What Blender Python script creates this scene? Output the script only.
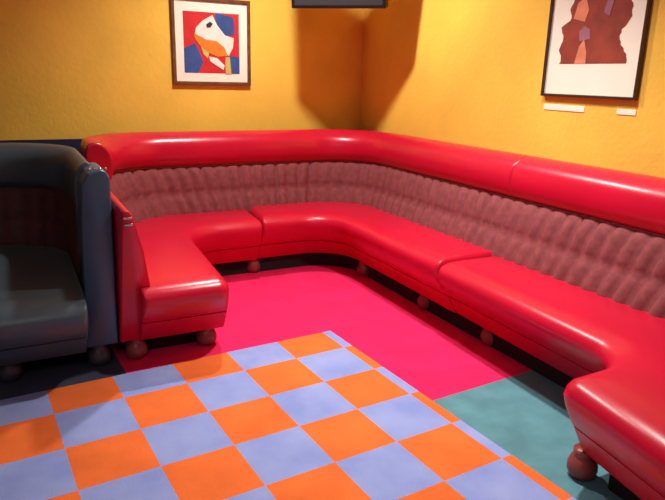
import bpy, bmesh, math, random
from mathutils import Vector, Matrix
random.seed(4)
S = bpy.context.scene
COL = S.collection
for o in list(bpy.data.objects):
    bpy.data.objects.remove(o)

# ------------------------------------------------------------ camera
cam = bpy.data.cameras.new('camera')
camo = bpy.data.objects.new('camera', cam)
COL.objects.link(camo)
CR = ((0.88948442, -0.45628466, 0.02493536), (0.10084238, 0.24921948, 0.96318247), (0.44569977, 0.85422126, -0.26768967))
camo.matrix_world = Matrix(((CR[0][0], CR[1][0], -CR[2][0], -2.91398922),
                            (CR[0][1], CR[1][1], -CR[2][1], -4.93662347),
                            (CR[0][2], CR[1][2], -CR[2][2], 1.48247205),
                            (0, 0, 0, 1)))
cam.sensor_fit = 'HORIZONTAL'
cam.sensor_width = 36.0
cam.lens = 623.88 / 665.0 * 36.0
cam.clip_start = 0.05
S.camera = camo

# ------------------------------------------------------------ world, lights, exposure
w = bpy.data.worlds.new('world')
S.world = w
w.use_nodes = True
w.node_tree.nodes['Background'].inputs[0].default_value = (1.0, 0.9, 0.8, 1)
w.node_tree.nodes['Background'].inputs[1].default_value = 0.02
S.view_settings.view_transform = 'Standard'
S.view_settings.look = 'None'
S.view_settings.gamma = 1.0
S.view_settings.use_curve_mapping = False
S.view_settings.exposure = 0.0
CEIL = 3.15


def spot(name, loc, tgt, power, size, blend, radius, color):
    l = bpy.data.lights.new(name, 'SPOT')
    l.energy = power
    l.spot_size = math.radians(size)
    l.spot_blend = blend
    l.shadow_soft_size = radius
    l.color = color
    o = bpy.data.objects.new(name, l)
    COL.objects.link(o)
    o.location = loc
    d = Vector(tgt) - Vector(loc)
    o.rotation_euler = d.to_track_quat('-Z', 'Y').to_euler()
    return o


def area(name, loc, tgt, power, sx, sy, color):
    l = bpy.data.lights.new(name, 'AREA')
    l.energy = power
    l.shape = 'RECTANGLE'
    l.size = sx
    l.size_y = sy
    l.color = color
    o = bpy.data.objects.new(name, l)
    COL.objects.link(o)
    o.location = loc
    d = Vector(tgt) - Vector(loc)
    o.rotation_euler = d.to_track_quat('-Z', 'Y').to_euler()
    return o


WARM = (1.0, 0.94, 0.86)
DL = [(-1.31, -1.06), (-1.05, -2.5)]
spot('key_downlight', (DL[0][0], DL[0][1], CEIL - 0.08), (-0.8, -1.0, 0), 215, 146, 0.9, 0.07, WARM)
spot('side_downlight', (DL[1][0], DL[1][1], CEIL - 0.08), (-1.1, -2.55, 0), 330, 92, 1.0, 0.07, WARM)
area('room_fill', (-3.2, -5.2, CEIL - 0.05), (-3.0, -5.0, 0), 26, 2.2, 2.2, (0.95, 0.97, 1.0))  # added overhead fill to lift the dim areas, no fixture here

# ------------------------------------------------------------ helpers


def tag(o, label=None, cat=None, group=None, kind=None):
    if label:
        o['label'] = label
    if cat:
        o['category'] = cat
    if group:
        o['group'] = group
    if kind:
        o['kind'] = kind
    return o


def empty(name, loc, rz=0):
    o = bpy.data.objects.new(name, None)
    o.empty_display_size = 0.1
    COL.objects.link(o)
    o.location = loc
    o.rotation_euler.z = rz
    return o


def link(name, bm, mats, parent=None, smooth=True, origin=None):
    """bm is in world coordinates; origin moves the object's pivot"""
    bmesh.ops.recalc_face_normals(bm, faces=bm.faces)
    off = Vector(origin) if origin else Vector((0, 0, 0))
    if origin:
        bmesh.ops.translate(bm, verts=bm.verts, vec=-off)
    me = bpy.data.meshes.new(name)
    bm.to_mesh(me)
    bm.free()
    if not isinstance(mats, (list, tuple)):
        mats = [mats]
    for m in mats:
        me.materials.append(m)
    if smooth:
        for p in me.polygons:
            p.use_smooth = True
    o = bpy.data.objects.new(name, me)
    COL.objects.link(o)
    o.location = off
    o['_w'] = off
    if parent:
        o.parent = parent
        o.location = off - Vector(parent['_w'] if '_w' in parent else parent.location)
    if smooth == 'auto':
        m = o.modifiers.new('edges', 'EDGE_SPLIT')
        m.split_angle = math.radians(40)
    return o


def box(bm, x0, x1, y0, y1, z0, z1, bev=0, mi=0):
    r = bmesh.ops.create_cube(bm, size=1)
    vs = r['verts']
    for v in vs:
        v.co = Vector((x0 + (v.co.x + .5) * (x1 - x0), y0 + (v.co.y + .5) * (y1 - y0), z0 + (v.co.z + .5) * (z1 - z0)))
    fs = set(f for v in vs for f in v.link_faces)
    for f in fs:
        f.material_index = mi
    if bev:
        es = list(set(e for v in vs for e in v.link_edges))
        bmesh.ops.bevel(bm, geom=es, offset=bev, segments=3, affect='EDGES', profile=0.5)
    return bm


def lathe(bm, prof, cx, cy, n=24):
    rings = []
    for r, z in prof:
        if r < 1e-6:
            rings.append([bm.verts.new((cx, cy, z))])
        else:
            rings.append([bm.verts.new((cx + r * math.cos(2 * math.pi * k / n), cy + r * math.sin(2 * math.pi * k / n), z)) for k in range(n)])
    for a, b in zip(rings, rings[1:]):
        for k in range(n):
            k2 = (k + 1) % n
            if len(a) == 1 and len(b) == 1:
                continue
            if len(a) == 1:
                bm.faces.new((a[0], b[k], b[k2]))
            elif len(b) == 1:
                bm.faces.new((a[k], b[0], a[k2]))
            else:
                bm.faces.new((a[k], b[k], b[k2], a[k2]))
    return bm


def catmull(pts, n, closed=True):
    out = []
    m = len(pts)
    rng = range(m) if closed else range(m - 1)
    for i in rng:
        if closed:
            p0, p1, p2, p3 = (pts[(i + k - 1) % m] for k in range(4))
        else:
            p0, p1, p2, p3 = pts[max(i - 1, 0)], pts[i], pts[i + 1], pts[min(i + 2, m - 1)]
        for k in range(n):
            t = k / n
            out.append(tuple(0.5 * (2 * b + (c - a) * t + (2 * a - 5 * b + 4 * c - d) * t * t + (3 * b - a - 3 * c + d) * t ** 3)
                             for a, b, c, d in zip(p0, p1, p2, p3)))
    if not closed:
        out.append(tuple(pts[-1]))
    return out


# ------------------------------------------------------------ materials


def mat(name, color, rough=0.5, var=0.0, vscale=6, bump=0.0, bscale=60, spec=0.5, coat=0.0, metal=0.0, color2=None, detail=3):
    m = bpy.data.materials.new(name)
    m.use_nodes = True
    nt = m.node_tree
    b = nt.nodes['Principled BSDF']
    b.inputs['Base Color'].default_value = (*color, 1)
    b.inputs['Roughness'].default_value = rough
    b.inputs['Specular IOR Level'].default_value = spec
    b.inputs['Metallic'].default_value = metal
    b.inputs['Coat Weight'].default_value = coat
    b.inputs['Coat Roughness'].default_value = 0.15
    tc = nt.nodes.new('ShaderNodeTexCoord')
    if var or color2:
        n = nt.nodes.new('ShaderNodeTexNoise')
        n.inputs['Scale'].default_value = vscale
        n.inputs['Detail'].default_value = detail
        nt.links.new(tc.outputs['Object'], n.inputs['Vector'])
        r = nt.nodes.new('ShaderNodeValToRGB')
        c2 = color2 or tuple(min(1, c * (1 + var)) for c in color)
        c1 = color if color2 else tuple(c * (1 - var) for c in color)
        r.color_ramp.elements[0].color = (*c1, 1)
        r.color_ramp.elements[0].position = 0.33
        r.color_ramp.elements[1].color = (*c2, 1)
        r.color_ramp.elements[1].position = 0.68
        nt.links.new(n.outputs['Fac'], r.inputs['Fac'])
        nt.links.new(r.outputs['Color'], b.inputs['Base Color'])
    if bump:
        n2 = nt.nodes.new('ShaderNodeTexNoise')
        n2.inputs['Scale'].default_value = bscale
        n2.inputs['Detail'].default_value = 4
        nt.links.new(tc.outputs['Object'], n2.inputs['Vector'])
        bp = nt.nodes.new('ShaderNodeBump')
        bp.inputs['Strength'].default_value = bump
        bp.inputs['Distance'].default_value = 0.02
        nt.links.new(n2.outputs['Fac'], bp.inputs['Height'])
        nt.links.new(bp.outputs['Normal'], b.inputs['Normal'])
    return m


M = dict(
    wall=mat('wall_paint', (0.92, 0.60, 0.09), 0.75, var=0.06, vscale=2.5, bump=0.12, bscale=30, spec=0.25),
    ceil=mat('ceiling_paint', (0.75, 0.62, 0.42), 0.9),
    plain=mat('plain_paint', (0.34, 0.34, 0.35), 0.9),
    dado=mat('dado_paint', (0.012, 0.016, 0.06), 0.6, var=0.1),
    red=mat('red_vinyl', (0.60, 0.006, 0.038), 0.29, var=0.05, vscale=3, bump=0.05, bscale=9, spec=0.5),
    brown=mat('brown_fabric', (0.255, 0.064, 0.072), 0.75, var=0.15, vscale=25, bump=0.1, bscale=150, spec=0.15),
    navy=mat('navy_vinyl', (0.062, 0.125, 0.205), 0.35, var=0.1, vscale=4, bump=0.06, bscale=10),
    black=mat('black_vinyl', (0.06, 0.10, 0.125), 0.36, var=0.1, vscale=4, bump=0.06, bscale=10),
    maroon=mat('maroon_fabric', (0.075, 0.022, 0.022), 0.65, var=0.15, vscale=25, bump=0.1, bscale=150),
    wood=mat('foot_wood', (0.26, 0.062, 0.055), 0.3, var=0.2, vscale=12),
    darkfoot=mat('foot_dark', (0.05, 0.055, 0.065), 0.35, var=0.2, vscale=12),
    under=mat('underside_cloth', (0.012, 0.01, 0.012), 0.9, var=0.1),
    magenta=mat('magenta_carpet', (0.84, 0.022, 0.13), 0.95, var=0.10, vscale=5, bump=0.25, bscale=220, spec=0.1),
    teal=mat('teal_carpet', (0.12, 0.30, 0.36), 0.95, var=0.14, vscale=6, bump=0.25, bscale=220, spec=0.1),
    orange=mat('orange_carpet', (0.88, 0.185, 0.045), 0.95, var=0.10, vscale=4, bump=0.25, bscale=220, spec=0.1),
    blue=mat('blue_carpet', (0.25, 0.33, 0.72), 0.95, vscale=4, color2=(0.34, 0.42, 0.80), bump=0.25, bscale=220, spec=0.1),
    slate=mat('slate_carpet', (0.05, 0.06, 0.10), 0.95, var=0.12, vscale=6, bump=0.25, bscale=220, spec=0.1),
    chrome=mat('chrome_trim', (0.6, 0.6, 0.6), 0.25, metal=1.0, var=0.05),
    frame=mat('brown_frame', (0.16, 0.065, 0.028), 0.35, var=0.25, vscale=18),
    frame2=mat('dark_frame', (0.055, 0.022, 0.012), 0.35, var=0.2, vscale=18),
    mount=mat('mat_board', (0.92, 0.93, 0.80), 0.85, var=0.02, vscale=4),
    band=mat('band_white', (0.95, 0.95, 0.80), 0.7, var=0.02),
    tvbody=mat('tv_plastic', (0.012, 0.010, 0.011), 0.35, var=0.1),
    tvscreen=mat('tv_screen', (0.05, 0.05, 0.055), 0.18, var=0.04, vscale=3),
    a_red=mat('print_red', (0.62, 0.02, 0.025), 0.8, var=0.08, vscale=14),
    a_blue=mat('print_blue', (0.035, 0.085, 0.30), 0.8, var=0.15, vscale=14),
    a_white=mat('print_white', (0.88, 0.84, 0.76), 0.8, var=0.05, vscale=14),
    a_orange=mat('print_orange', (0.80, 0.23, 0.018), 0.8, var=0.1, vscale=14),
    a_yellow=mat('print_yellow', (0.62, 0.50, 0.13), 0.8, var=0.1, vscale=14),
    a_dark=mat('print_dark', (0.03, 0.03, 0.035), 0.8, var=0.1, vscale=14),
    a_brown=mat('print_brown', (0.34, 0.055, 0.028), 0.8, vscale=9, color2=(0.22, 0.035, 0.022)),
    a_peach=mat('print_peach', (0.72, 0.25, 0.14), 0.8, var=0.12, vscale=14),
    a_mauve=mat('print_mauve', (0.35, 0.14, 0.20), 0.8, var=0.12, vscale=14),
    lampglow=mat('lamp_lens', (0.9, 0.85, 0.75), 0.4),
)
_b = M['lampglow'].node_tree.nodes['Principled BSDF']
_b.inputs['Emission Color'].default_value = (1.0, 0.86, 0.66, 1)
_b.inputs['Emission Strength'].default_value = 12

# ------------------------------------------------------------ room shell
RX0, RY0 = -5.4, -7.2
WX, WY = -0.03, 0.12
bm = bmesh.new(); box(bm, RX0 - .1, WX + 0.1, WY, WY + 0.1, -.1, CEIL)
tag(link('wall_back', bm, M['wall'], smooth=False), kind='structure')
bm = bmesh.new(); box(bm, WX, WX + 0.1, RY0 - .1, WY, -.1, CEIL)
tag(link('wall_right', bm, M['wall'], smooth=False), kind='structure')
bm = bmesh.new(); box(bm, RX0 - .1, RX0, RY0 - .1, WY, -.1, CEIL)
tag(link('wall_left', bm, M['plain'], smooth=False), kind='structure')
bm = bmesh.new(); box(bm, RX0, WX, RY0 - .1, RY0, -.1, CEIL)
tag(link('wall_front', bm, M['plain'], smooth=False), kind='structure')
bm = bmesh.new(); box(bm, RX0 - .1, WX + 0.1, RY0 - .1, WY + 0.1, CEIL, CEIL + .1)
tag(link('ceiling', bm, M['ceil'], smooth=False), kind='structure')
bm = bmesh.new(); box(bm, RX0, WX, WY - 0.014, WY, 0.0, 0.988, 0.003)
tag(link('trim_1', bm, M['dado'], smooth=False), kind='structure')

# floor: one object, carpets inlaid as areas of their own colour
EX = Vector((0.99792641, -0.06436625)); EY = Vector((0.06436625, 0.99792641)); KK = Vector((1.46113447, 1.67782265))


def c2w(u, v):
    p = Vector((u, v)) - KK
    return (p.dot(EX), p.dot(EY))


def clip(poly, x0, x1, y0, y1):
    for ax, lim, s in ((0, x0, 1), (0, x1, -1), (1, y0, 1), (1, y1, -1)):
        out = []
        for i in range(len(poly)):
            a, b = poly[i - 1], poly[i]
            da, db = s * (a[ax] - lim), s * (b[ax] - lim)
            if (da >= 0) != (db >= 0):
                t = da / (da - db)
                out.append((a[0] + t * (b[0] - a[0]), a[1] + t * (b[1] - a[1])))
            if db >= 0:
                out.append(b)
        poly = out
        if len(poly) < 3:
            return []
    return poly


bm = bmesh.new()


def zone(u0, u1, v0, v1, mi):
    poly = clip([c2w(u0, v0), c2w(u1, v0), c2w(u1, v1), c2w(u0, v1)], RX0, WX, RY0, WY)
    if poly:
        f = bm.faces.new([bm.verts.new((x, y, 0)) for x, y in poly])
        f.material_index = mi


T = 0.305; V0 = -0.0587; US = 0.055; VT = -1.021; UL = -1.15
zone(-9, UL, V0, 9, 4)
zone(UL, US, V0, 9, 2)
zone(US, 9, VT, 9, 2)
zone(US, 9, -12, VT, 3)
for i in range(-17, 1):
    for j in range(0, 26):
        v1 = V0 if j == 0 else -T * j
        u1 = US if i == 0 else (i + 1) * T
        zone(i * T, u1, -T * (j + 1), v1, 0 if (i + j) % 2 else 1)
bmesh.ops.remove_doubles(bm, verts=bm.verts, dist=1e-5)
for f in bm.faces:
    if f.normal.z < 0:
        f.normal_flip()
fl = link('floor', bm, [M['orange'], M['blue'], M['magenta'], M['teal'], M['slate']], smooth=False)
tag(fl, kind='structure')

# ------------------------------------------------------------ booth geometry


def rounded(corners, nseg=10, seglen=None, counts=None):
    """open polyline; corners = [(x, y, r)], ends r = 0. counts: points per straight run."""
    P = [Vector(c[:2]) for c in corners]
    keys = []
    for i, c in enumerate(corners):
        if c[2] <= 0 or i in (0, len(corners) - 1):
            keys.append((P[i], None))
        else:
            a = (P[i - 1] - P[i]).normalized(); b = (P[i + 1] - P[i]).normalized()
            ang = a.angle(b)
            d = c[2] / math.tan(ang / 2)
            cen = P[i] + (a + b).normalized() * (c[2] / math.sin(ang / 2))
            s, e = P[i] + a * d, P[i] + b * d
            keys.append((s, (cen, s, e)))
    pts = []
    last = None
    ci = 0
    for i, (p, arc) in enumerate(keys):
        if last is not None:
            n = counts[ci]; ci += 1
            for k in range(1, n):
                pts.append(last.lerp(p, k / n))
        if arc:
            cen, s, e = arc
            r = (s - cen).length
            a0 = math.atan2((s - cen).y, (s - cen).x); a1 = math.atan2((e - cen).y, (e - cen).x)
            dl = (a1 - a0 + math.pi) % (2 * math.pi) - math.pi
            for k in range(nseg + 1):
                t = a0 + dl * k / nseg
                pts.append(cen + Vector((math.cos(t), math.sin(t))) * r)
            last = e
        else:
            pts.append(p); last = p
    return pts


class Back:
    """plan of an upholstered back as rings at distance o in front of the wall line"""
    def __init__(self, fn, counts, nseg):
        self.fn, self.counts, self.nseg = fn, counts, nseg

    def ring(self, o):
        return rounded(self.fn(o), self.nseg, counts=self.counts)

    def sweep(self, bm, prof, closed, i0=0, i1=None, disp=None, caps=True, bulge=0.0):
        """prof: [(o, z)]; disp(s, k) pushes a point into the room"""
        rows = []
        ref = self.ring(0.2)
        s = [0]
        for a, b in zip(ref, ref[1:]):
            s.append(s[-1] + (b - a).length)
        i1 = len(ref) - 1 if i1 is None else i1
        for k, (o, z) in enumerate(prof):
            A, B = self.ring(o), self.ring(o + 0.02)
            row = []
            for j in range(i0, i1 + 1):
                p = A[j]
                if disp:
                    n = (B[j] - A[j]) / 0.02
                    p = p + n * disp(s[j], k)
                row.append(bm.verts.new((p.x, p.y, z)))
            rows.append(row)
        m = len(rows)
        for k in range(m if closed else m - 1):
            a, b = rows[k], rows[(k + 1) % m]
            for j in range(len(a) - 1):
                bm.faces.new((a[j], a[j + 1], b[j + 1], b[j]))
        if closed and caps:
            for j, sgn in ((0, -1), (-1, 1)):
                loop = [r[j] for r in rows]
                j2 = 1 if j == 0 else -2
                d = (rows[0][j].co - rows[0][j2].co).normalized()
                cen = sum((v.co for v in loop), Vector()) / len(loop)
                prev = loop
                for t, push in ((0.86, bulge * .6), (0.55, bulge)):
                    new = [bm.verts.new(cen + (v.co - cen) * t + d * push) for v in loop]
                    for q in range(m):
                        bm.faces.new((prev[q], prev[(q + 1) % m], new[(q + 1) % m], new[q]))
                    prev = new
                bm.faces.new(prev)
        return s


def padded_seat(edges, zs, name, mats, parent, dome=0.012):
    """edges: CCW corners [(x, y, r, wface, wtop)]; the weights belong to the edge that STARTS at the corner.
    zs: list of (inset_face, inset_top, z)."""
    n = len(edges)
    P = [Vector(e[:2]) for e in edges]

    def outline(df, dt, m=8):
        L = []
        for i in range(n):
            a, b = P[i], P[(i + 1) % n]
            t = (b - a).normalized()
            nrm = Vector((-t.y, t.x))                    # inward for CCW
            L.append((a + nrm * (df * edges[i][3] + dt * edges[i][4]), t))
        out = []
        cs = []
        for i in range(n):
            (p, t), (p2, t2) = L[i - 1], L[i]
            cr = t.x * t2.y - t.y * t2.x
            k = ((p2 - p).x * t2.y - (p2 - p).y * t2.x) / cr
            cs.append((p + t * k, cr > 0))
        for i in range(n):
            c, convex = cs[i]
            a = (cs[i - 1][0] - c); b = (cs[(i + 1) % n][0] - c)
            d = df * .5 + dt
            r = edges[i][2] + (-d if convex else d)
            r = max(r, 0.012)
            an, bn = a.normalized(), b.normalized()
            ang = an.angle(bn)
            tl = r / math.tan(ang / 2)
            mx = 0.47 * min(a.length, b.length)
            if tl > mx:
                tl = mx; r = tl * math.tan(ang / 2)
            cen = c + (an + bn).normalized() * (r / math.sin(ang / 2))
            s, e = c + an * tl, c + bn * tl
            a0 = math.atan2((s - cen).y, (s - cen).x); a1 = math.atan2((e - cen).y, (e - cen).x)
            dl = (a1 - a0 + math.pi) % (2 * math.pi) - math.pi
            for q in range(m + 1):
                th = a0 + dl * q / m
                out.append(cen + Vector((math.cos(th), math.sin(th))) * r)
        return out
    bm = bmesh.new()
    rows = []
    for df, dt, z in zs:
        rows.append([bm.verts.new((p.x, p.y, z)) for p in outline(df, dt)])
    for a, b in zip(rows, rows[1:]):
        k = len(a)
        for j in range(k):
            bm.faces.new((a[j], a[(j + 1) % k], b[(j + 1) % k], b[j]))
    bm.faces.new(rows[-1])
    bm.faces.new(list(reversed(rows[0])))
    o = link(name, bm, mats, parent, smooth=True)
    mo = o.modifiers.new('edges', 'EDGE_SPLIT'); mo.split_angle = math.radians(50)
    return o


def seat_profiles(h, k=1.0):
    cushion = [(.125, 0, .243), (.112, 0, .246), (.10, 0, .256), (.055, 0, .30), (.018, 0, .345), (0, 0, h - .078), (0, .006, h - .05), (0, .02, h - .029), (0, .042, h - .014), (0, .072, h - .004), (0, .11, h + .002), (0, .15, h + .005)]
    base = [(.25, 0, .115), (.222, 0, .115), (.214, 0, .122), (.125, 0, .234), (.135, 0, .242), (.17, 0, .242)]
    return cushion, base


def foot(bmx, x, y, r=0.058, h=0.117):
    lathe(bmx, [(0, 0), (r * .62, 0), (r * .86, h * .08), (r, h * .3), (r * .98, h * .5), (r * .8, h * .72), (r * .62, h * .82), (r * .7, h * .9), (r * .7, h), (0, h)], x, y, 24)


ROLL = catmull([(.155, .792), (.205, .803), (.240, .85), (.246, .92), (.225, .99), (.17, 1.036), (.11, 1.05), (.062, 1.037), (.04, .99), (.038, .90), (.045, .82), (.08, .79)], 3)


def tuft(period, amp, nk):
    def f(s, k):
        zt = k / (nk - 1)
        env = abs(math.sin(math.pi * 2 * zt)) ** .45 if 0 < zt < 1 else 0
        rib = abs(math.sin(math.pi * s / period)) ** .6
        return amp * (0.35 * rib * min(1, 8 * zt, 8 * (1 - zt)) + 0.65 * rib * env)
    return f


# ------------------------------------------------------------ the red banquette
XL, YR = -2.52, -4.13


def red_plan(o):
    a = o * .75
    return [(XL + a, -.80, 0), (XL + a, -o, .45), (-o, -o, .55 - .45 * o), (-o, YR + a, .45), (-.80, YR + a, 0)]


bq = empty('corner_banquette', (-1.3, -2.0, 0))
tag(bq, 'long red vinyl corner banquette with a brown tufted back, along both yellow walls', 'banquette')
rb = Back(red_plan, (8, 80, 160, 8), 28)

# backrest: ribbed panel, with a plain frame behind it
NK = 17
prof = [(.345 - .155 * k / (NK - 1), .40 + .405 * k / (NK - 1)) for k in range(NK)]
bm = bmesh.new()
rb.sweep(bm, prof, False, disp=tuft(.105, .042, NK))
back = link('backrest_panel', bm, M['brown'], bq)
tag(back, 'brown tufted backrest panel')
bm = bmesh.new()
pip = [(.205 + .009 * math.cos(2 * math.pi * k / 8), .797 + .009 * math.sin(2 * math.pi * k / 8)) for k in range(8)]
rb.sweep(bm, pip, True)
link('piping', bm, M['brown'], back)
bm = bmesh.new()
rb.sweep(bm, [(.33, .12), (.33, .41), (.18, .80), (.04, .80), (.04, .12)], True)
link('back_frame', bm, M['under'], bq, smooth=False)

# bolster rolls, split at the seam on the right-hand run
ref = rb.ring(.2)
js = min(range(len(ref)), key=lambda j: (ref[j] - Vector((-.2, -2.12))).length)
for i0, i1 in ((0, js), (js, len(ref) - 1)):
    bm = bmesh.new()
    rb.sweep(bm, ROLL, True, i0, i1, bulge=-0.004 if False else 0.0)
    link('top_bolster', bm, M['red'], bq)

CU, BA = seat_profiles(.455)


def two(name_edges, h):
    cu, ba = seat_profiles(h)
    s = padded_seat(name_edges, cu, 'seat_cushion', M['red'], bq)
    padded_seat(name_edges, ba, 'seat_base', M['red'], bq)
    return s


# left section: its return runs forward to a square end
two([(-2.40, -1.965, .03, .85, 1), (-1.95, -1.965, .07, .0, .8), (-1.875, -.76, .26, .75, 1), (-1.31, -.76, .03, 0, .3), (-1.27, -.22, .04, 0, 0), (-2.40, -.22, .3, 0, 0)], .455)
# middle section round the corner
two([(-1.305, -.74, .03, .75, 1), (-.755, -.74, .36, .75, 1), (-.765, -2.13, .03, 0, .22), (-.24, -2.13, .04, 0, 0), (-.24, -.22, .3, 0, 0), (-1.265, -.22, .04, 0, .3)], .472)
# right section with its own return
two([(-.765, -2.135, .03, .8, 1), (-.80, -3.46, .24, .2, 1), (-1.20, -3.47, .09, .65, 1), (-1.29, -4.02, .03, 0, 0), (-.24, -4.02, .3, 0, 0), (-.24, -2.135, .04, 0, .22)], .455)

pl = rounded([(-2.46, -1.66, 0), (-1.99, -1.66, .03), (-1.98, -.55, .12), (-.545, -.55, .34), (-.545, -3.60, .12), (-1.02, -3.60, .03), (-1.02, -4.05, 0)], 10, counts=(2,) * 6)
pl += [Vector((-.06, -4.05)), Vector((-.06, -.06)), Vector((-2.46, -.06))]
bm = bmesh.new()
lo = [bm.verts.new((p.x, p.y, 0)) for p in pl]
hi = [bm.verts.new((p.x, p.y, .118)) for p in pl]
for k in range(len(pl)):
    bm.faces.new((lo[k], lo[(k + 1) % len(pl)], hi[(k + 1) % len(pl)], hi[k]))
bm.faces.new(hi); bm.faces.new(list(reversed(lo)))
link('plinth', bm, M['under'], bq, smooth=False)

for x, y in ((-2.41, -1.72), (-2.02, -1.70), (-1.31, -.53), (-.553, -.95), (-.53, -1.74), (-.52, -2.37), (-1.045, -3.51), (-1.12, -3.93)):
    bm = bmesh.new(); foot(bm, x, y)
    link('foot', bm, M['wood'], bq)


def prism(prof, y0, y1, lean, along='y'):
    """prof [(x, z)] extruded along y; lean tilts the front end with height"""
    bm = bmesh.new()
    f = [bm.verts.new((x, y0 - lean * z, z)) for x, z in prof]
    b = [bm.verts.new((x, y1, z)) for x, z in prof]
    n = len(prof)
    for i in range(n):
        bm.faces.new((f[i], f[(i + 1) % n], b[(i + 1) % n], b[i]))
    bm.faces.new(f); bm.faces.new(list(reversed(b)))
    bmesh.ops.bevel(bm, geom=[e for e in bm.edges], offset=.012, segments=3, affect='EDGES', profile=.5)
    return bm


bm = prism([(-2.497, .115), (-2.352, .115), (-2.352, .45), (-2.39, .66), (-2.44, .85), (-2.46, .875), (-2.49, .875)], -1.73, -.82, .38)
link('side_panel', bm, M['red'], bq)
for z, x0, x1 in ((.835, -2.485, -2.445), (.80, -2.48, -2.44)):
    bm = bmesh.new()
    box(bm, x0, x1, -1.745 - .38 * z, -1.73 - .38 * z, z, z + .010, .004)
    link('trim_strip', bm, M['chrome'], bq)

# ------------------------------------------------------------ the dark booth on the left
NX, NY = -2.535, -.56


def navy_plan(o):
    return [(-3.9, NY - o, 0), (NX - o * .46, NY - o, .42), (NX - o * .46, -1.70, 0)]


nb = empty('dark_booth', (-3.0, -1.6, 0))
tag(nb, 'dark navy and black vinyl booth seat at the left edge, beside the red banquette', 'booth')
nk = Back(navy_plan, (70, 80), 28)
bm = bmesh.new()
nprof = [(.26 - .07 * k / (NK - 1), .40 + .405 * k / (NK - 1)) for k in range(NK)]
nk.sweep(bm, nprof, False, disp=tuft(.115, .022, NK))
link('backrest_panel', bm, M['maroon'], nb)
bm = bmesh.new()
nk.sweep(bm, [(.26, .12), (.25, .41), (.17, .80), (.04, .80), (.04, .12)], True)
link('back_frame', bm, M['black'], nb, smooth=False)
bm = bmesh.new()
nk.sweep(bm, ROLL, True)
link('top_bolster', bm, M['black'], nb)
ned = [(-3.17, -2.06, .09, 1.1, 1), (-2.665, -2.06, .03, 0, 0), (-2.665, -.70, .3, 0, 0), (-3.9, -.70, .04, 0, 0), (-3.9, -1.27, .04, .9, 1), (-3.19, -1.27, .16, .15, 1)]
cu, ba = seat_profiles(.455)
padded_seat(ned, cu, 'seat_cushion', M['black'], nb)
padded_seat(ned, ba, 'seat_base', M['black'], nb)
bm = prism([(-2.665, .115), (-2.507, .115), (-2.505, 1.0), (-2.52, 1.03), (-2.545, 1.042), (-2.60, 1.03), (-2.632, .97), (-2.642, .80), (-2.65, .45)], -1.76, -1.60, .13)
ep = link('end_panel', bm, M['navy'], nb)
bm = bmesh.new()
for k in range(4):
    xx = -2.592 + .024 * k
    lathe(bm, [(0, 1.036), (.008, 1.036), (.006, 1.046), (0, 1.048)], xx, -1.865, 10)
link('nail_trim', bm, M['chrome'], nb)
for x, y in ((-2.60, -1.72), (-3.02, -1.73), (-3.75, -1.0)):
    bm = bmesh.new(); foot(bm, x, y)
    link('foot', bm, M['darkfoot'], nb)

# ------------------------------------------------------------ framed prints


class Flat:
    """polygons on a wall; maps (a, z, depth) to the world"""
    def __init__(self, wall):
        self.wall = wall

    def p(self, a, z, d):
        return (a, WY - d, z) if self.wall == 'back' else (WX - d, a, z)

    def bar(self, bm, a0, a1, z0, z1, d0, d1, bev=0, mi=0):
        if self.wall == 'back':
            box(bm, a0, a1, WY - d1, WY - d0, z0, z1, bev, mi)
        else:
            box(bm, WX - d1, WX - d0, a0, a1, z0, z1, bev, mi)

    def poly(self, bm, pts, d, mi, th=0.0006):
        f = [bm.verts.new(self.p(a, z, d + th)) for a, z in pts]
        b = [bm.verts.new(self.p(a, z, d)) for a, z in pts]
        n = len(pts)
        fs = [bm.faces.new(f)]
        for i in range(n):
            fs.append(bm.faces.new((f[i], b[i], b[(i + 1) % n], f[(i + 1) % n])))
        fs.append(bm.faces.new(list(reversed(b))))
        for q in fs:
            q.material_index = mi


def framed(name, label, wall, a0, a1, z0, z1, fw, fm, loc):
    F = Flat(wall)
    e = empty(name, loc)
    tag(e, label, 'picture')
    bm = bmesh.new()
    F.bar(bm, a0, a0 + fw, z0, z1, 0.002, .028, .003)
    F.bar(bm, a1 - fw, a1, z0, z1, 0.002, .028, .003)
    F.bar(bm, a0 + fw, a1 - fw, z0, z0 + fw, 0.002, .0275, .003)
    F.bar(bm, a0 + fw, a1 - fw, z1 - fw, z1, 0.002, .0275, .003)
    link('frame', bm, fm, e, smooth=False)
    bm = bmesh.new()
    F.bar(bm, a0 + fw * .7, a1 - fw * .7, z0 + fw * .7, z1 - fw * .7, .004, .013)
    link('mount_board', bm, M['mount'], e, smooth=False)
    return F, e


F, e = framed('framed_print', 'square framed print in red, blue, white and orange on the back wall', 'back', -1.718, -1.085, 1.393, 2.045, .026, M['frame'], (-1.4, WY, 1.393))
ax0, ax1, az0, az1 = -1.627, -1.178, 1.484, 1.94


def A(u, v):
    return (ax0 + u * (ax1 - ax0), az1 - v * (az1 - az0))


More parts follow.
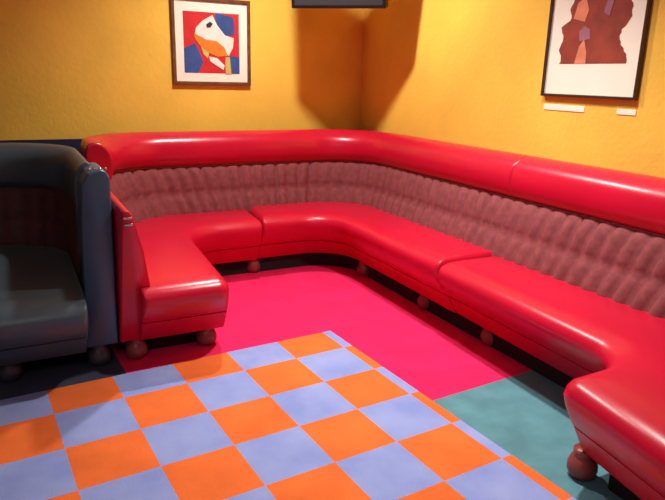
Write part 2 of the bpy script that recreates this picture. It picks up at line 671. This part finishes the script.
bm = bmesh.new()
SH = [
    (0, [(0, 0), (0, 1), (1, 1), (1, 0)]),
    (1, [(0, .60), (.10, .56), (.20, .50), (.30, .72), (.34, .82), (.24, 1), (0, 1)]),
    (1, [(.58, 0), (.90, .06), (.92, .34), (.74, .38), (.60, .22), (.56, .08)]),
    (1, [(.80, .70), (1, .72), (1, 1), (.86, 1)]),
    (2, [(.22, .26), (.34, .14), (.52, .04), (.60, .20), (.74, .36), (.90, .40), (.88, .56), (.80, .70), (.68, .62), (.50, .50), (.30, .40), (.20, .36)]),
    (3, [(.18, .34), (.36, .44), (.58, .46), (.72, .56), (.78, .70), (.60, .72), (.44, .66), (.30, .56), (.20, .44)]),
    (4, [(.30, .56), (.44, .66), (.42, .76), (.34, .68)]),
    (2, [(.44, .72), (.58, .74), (.72, .86), (.70, .94), (.56, .86), (.46, .80)]),
    (4, [(.74, .72), (.82, .72), (.84, 1), (.74, 1), (.73, .86)]),
    (5, [(.40, .20), (.47, .15), (.52, .18), (.48, .24), (.41, .25)]),
]
for k, (mi, pts) in enumerate(SH):
    F.poly(bm, [A(u, v) for u, v in pts], .0132 + .0007 * k, mi)
link('artwork', bm, [M['a_red'], M['a_blue'], M['a_white'], M['a_orange'], M['a_yellow'], M['a_dark']], e, smooth=False)

F, e = framed('framed_print', 'tall dark framed print of a brown shape on white, on the right wall', 'right', -2.738, -2.090, 1.404, 2.36, .015, M['frame2'], (WX, -2.414, 1.404))
bm = bmesh.new()
random.seed(11)
edge = []
for k in range(40):
    z = 1.60 + .60 * k / 39
    edge.append((-2.165 - .012 * math.sin(k * .9) - (.05 if z > 1.80 else 0) * min(1, (z - 1.80) / .05) + .01 * random.random(), z))
rgt = []
for k in range(40):
    z = 2.20 - .60 * k / 39
    rgt.append((-2.585 - .03 * math.sin((z - 1.6) * 26 + 1.2) + .015 * random.random(), z))
F.poly(bm, [(a - .035, z - .015) for a, z in edge + rgt], .0132, 0)
ART2 = [
    (1, [(-2.27, 1.60), (-2.35, 1.60), (-2.345, 1.66), (-2.32, 1.73), (-2.29, 1.69)]),
    (2, [(-2.29, 1.72), (-2.36, 1.73), (-2.35, 1.78), (-2.31, 1.80), (-2.28, 1.77)]),
    (1, [(-2.23, 1.84), (-2.31, 1.82), (-2.33, 1.88), (-2.30, 1.95), (-2.25, 1.92)]),
    (1, [(-2.26, 1.99), (-2.34, 1.98), (-2.36, 2.05), (-2.29, 2.09)]),
    (2, [(-2.43, 1.86), (-2.47, 1.84), (-2.49, 1.93), (-2.46, 1.98)]),
]
for k, (mi, pts) in enumerate(ART2):
    F.poly(bm, [(a - .035, z - .015) for a, z in pts], .0140 + .0005 * k, mi)
link('artwork', bm, [M['a_brown'], M['a_peach'], M['a_mauve']], e, smooth=False)

FR = Flat('right')
for a0, a1, z0, z1, lab in ((-2.408, -2.105, 1.325, 1.358, 'wider white band under the left side of the tall print'),
                            (-2.738, -2.622, 1.328, 1.356, 'small white band under the right side of the tall print')):
    bm = bmesh.new()
    FR.bar(bm, a0, a1, z0, z1, .0, .004, .001)  # thin white bar on the wall below the frame
    o = link('white_band', bm, M['band'], origin=(WX, (a0 + a1) / 2, z0), smooth=False)
    tag(o, lab, 'band', 'white bands under the tall print')

# ------------------------------------------------------------ television high in the corner
TL, TR = Vector((-.92, -.35)), Vector((-.375, -.812))
mid = (TL + TR) / 2
ang = math.atan2((TR - TL).y, (TR - TL).x)
tv = empty('television', (mid.x, mid.y, 1.967), ang)
tag(tv, 'dark flat television mounted high in the corner of the yellow walls', 'television')
tv.rotation_euler = (math.radians(11), 0, ang)
tv_w = (TR - TL).length


def tvpart(name, m, fn):
    b = bmesh.new(); fn(b)
    bmesh.ops.recalc_face_normals(b, faces=b.faces)
    me = bpy.data.meshes.new(name); b.to_mesh(me); b.free(); me.materials.append(m)
    o = bpy.data.objects.new(name, me); COL.objects.link(o); o.parent = tv
    return o


tvpart('housing', M['tvbody'], lambda b: box(b, -tv_w / 2, tv_w / 2, 0, .09, 0, .64, .008))
tvpart('screen', M['tvscreen'], lambda b: box(b, -tv_w / 2 + .025, tv_w / 2 - .025, -.002, .004, .022, .615))
tvpart('wall_bracket', M['tvbody'], lambda b: (box(b, -.05, .05, .09, .30, .26, .36, .004), box(b, -.10, .10, .27, .31, .20, .42, .004)))

# ------------------------------------------------------------ ceiling downlights
for k, (x, y) in enumerate(DL):
    d = empty('ceiling_downlight', (x, y, CEIL))
    tag(d, ['round ceiling downlight above the bend of the banquette', 'round ceiling downlight above the right-hand run of the banquette'][k], 'lamp', 'ceiling downlights')
    bm = bmesh.new()
    lathe(bm, [(.11, CEIL), (.11, CEIL - .012), (.085, CEIL - .012), (.085, CEIL)], x, y, 32)
    link('trim_ring', bm, M['chrome'], d)
    bm = bmesh.new()
    lathe(bm, [(0, CEIL - .003), (.084, CEIL - .003), (.084, CEIL), (0, CEIL)], x, y, 32)
    link('lens', bm, M['lampglow'], d)

for o in list(bpy.data.objects):
    if '_w' in o:
        del o['_w']
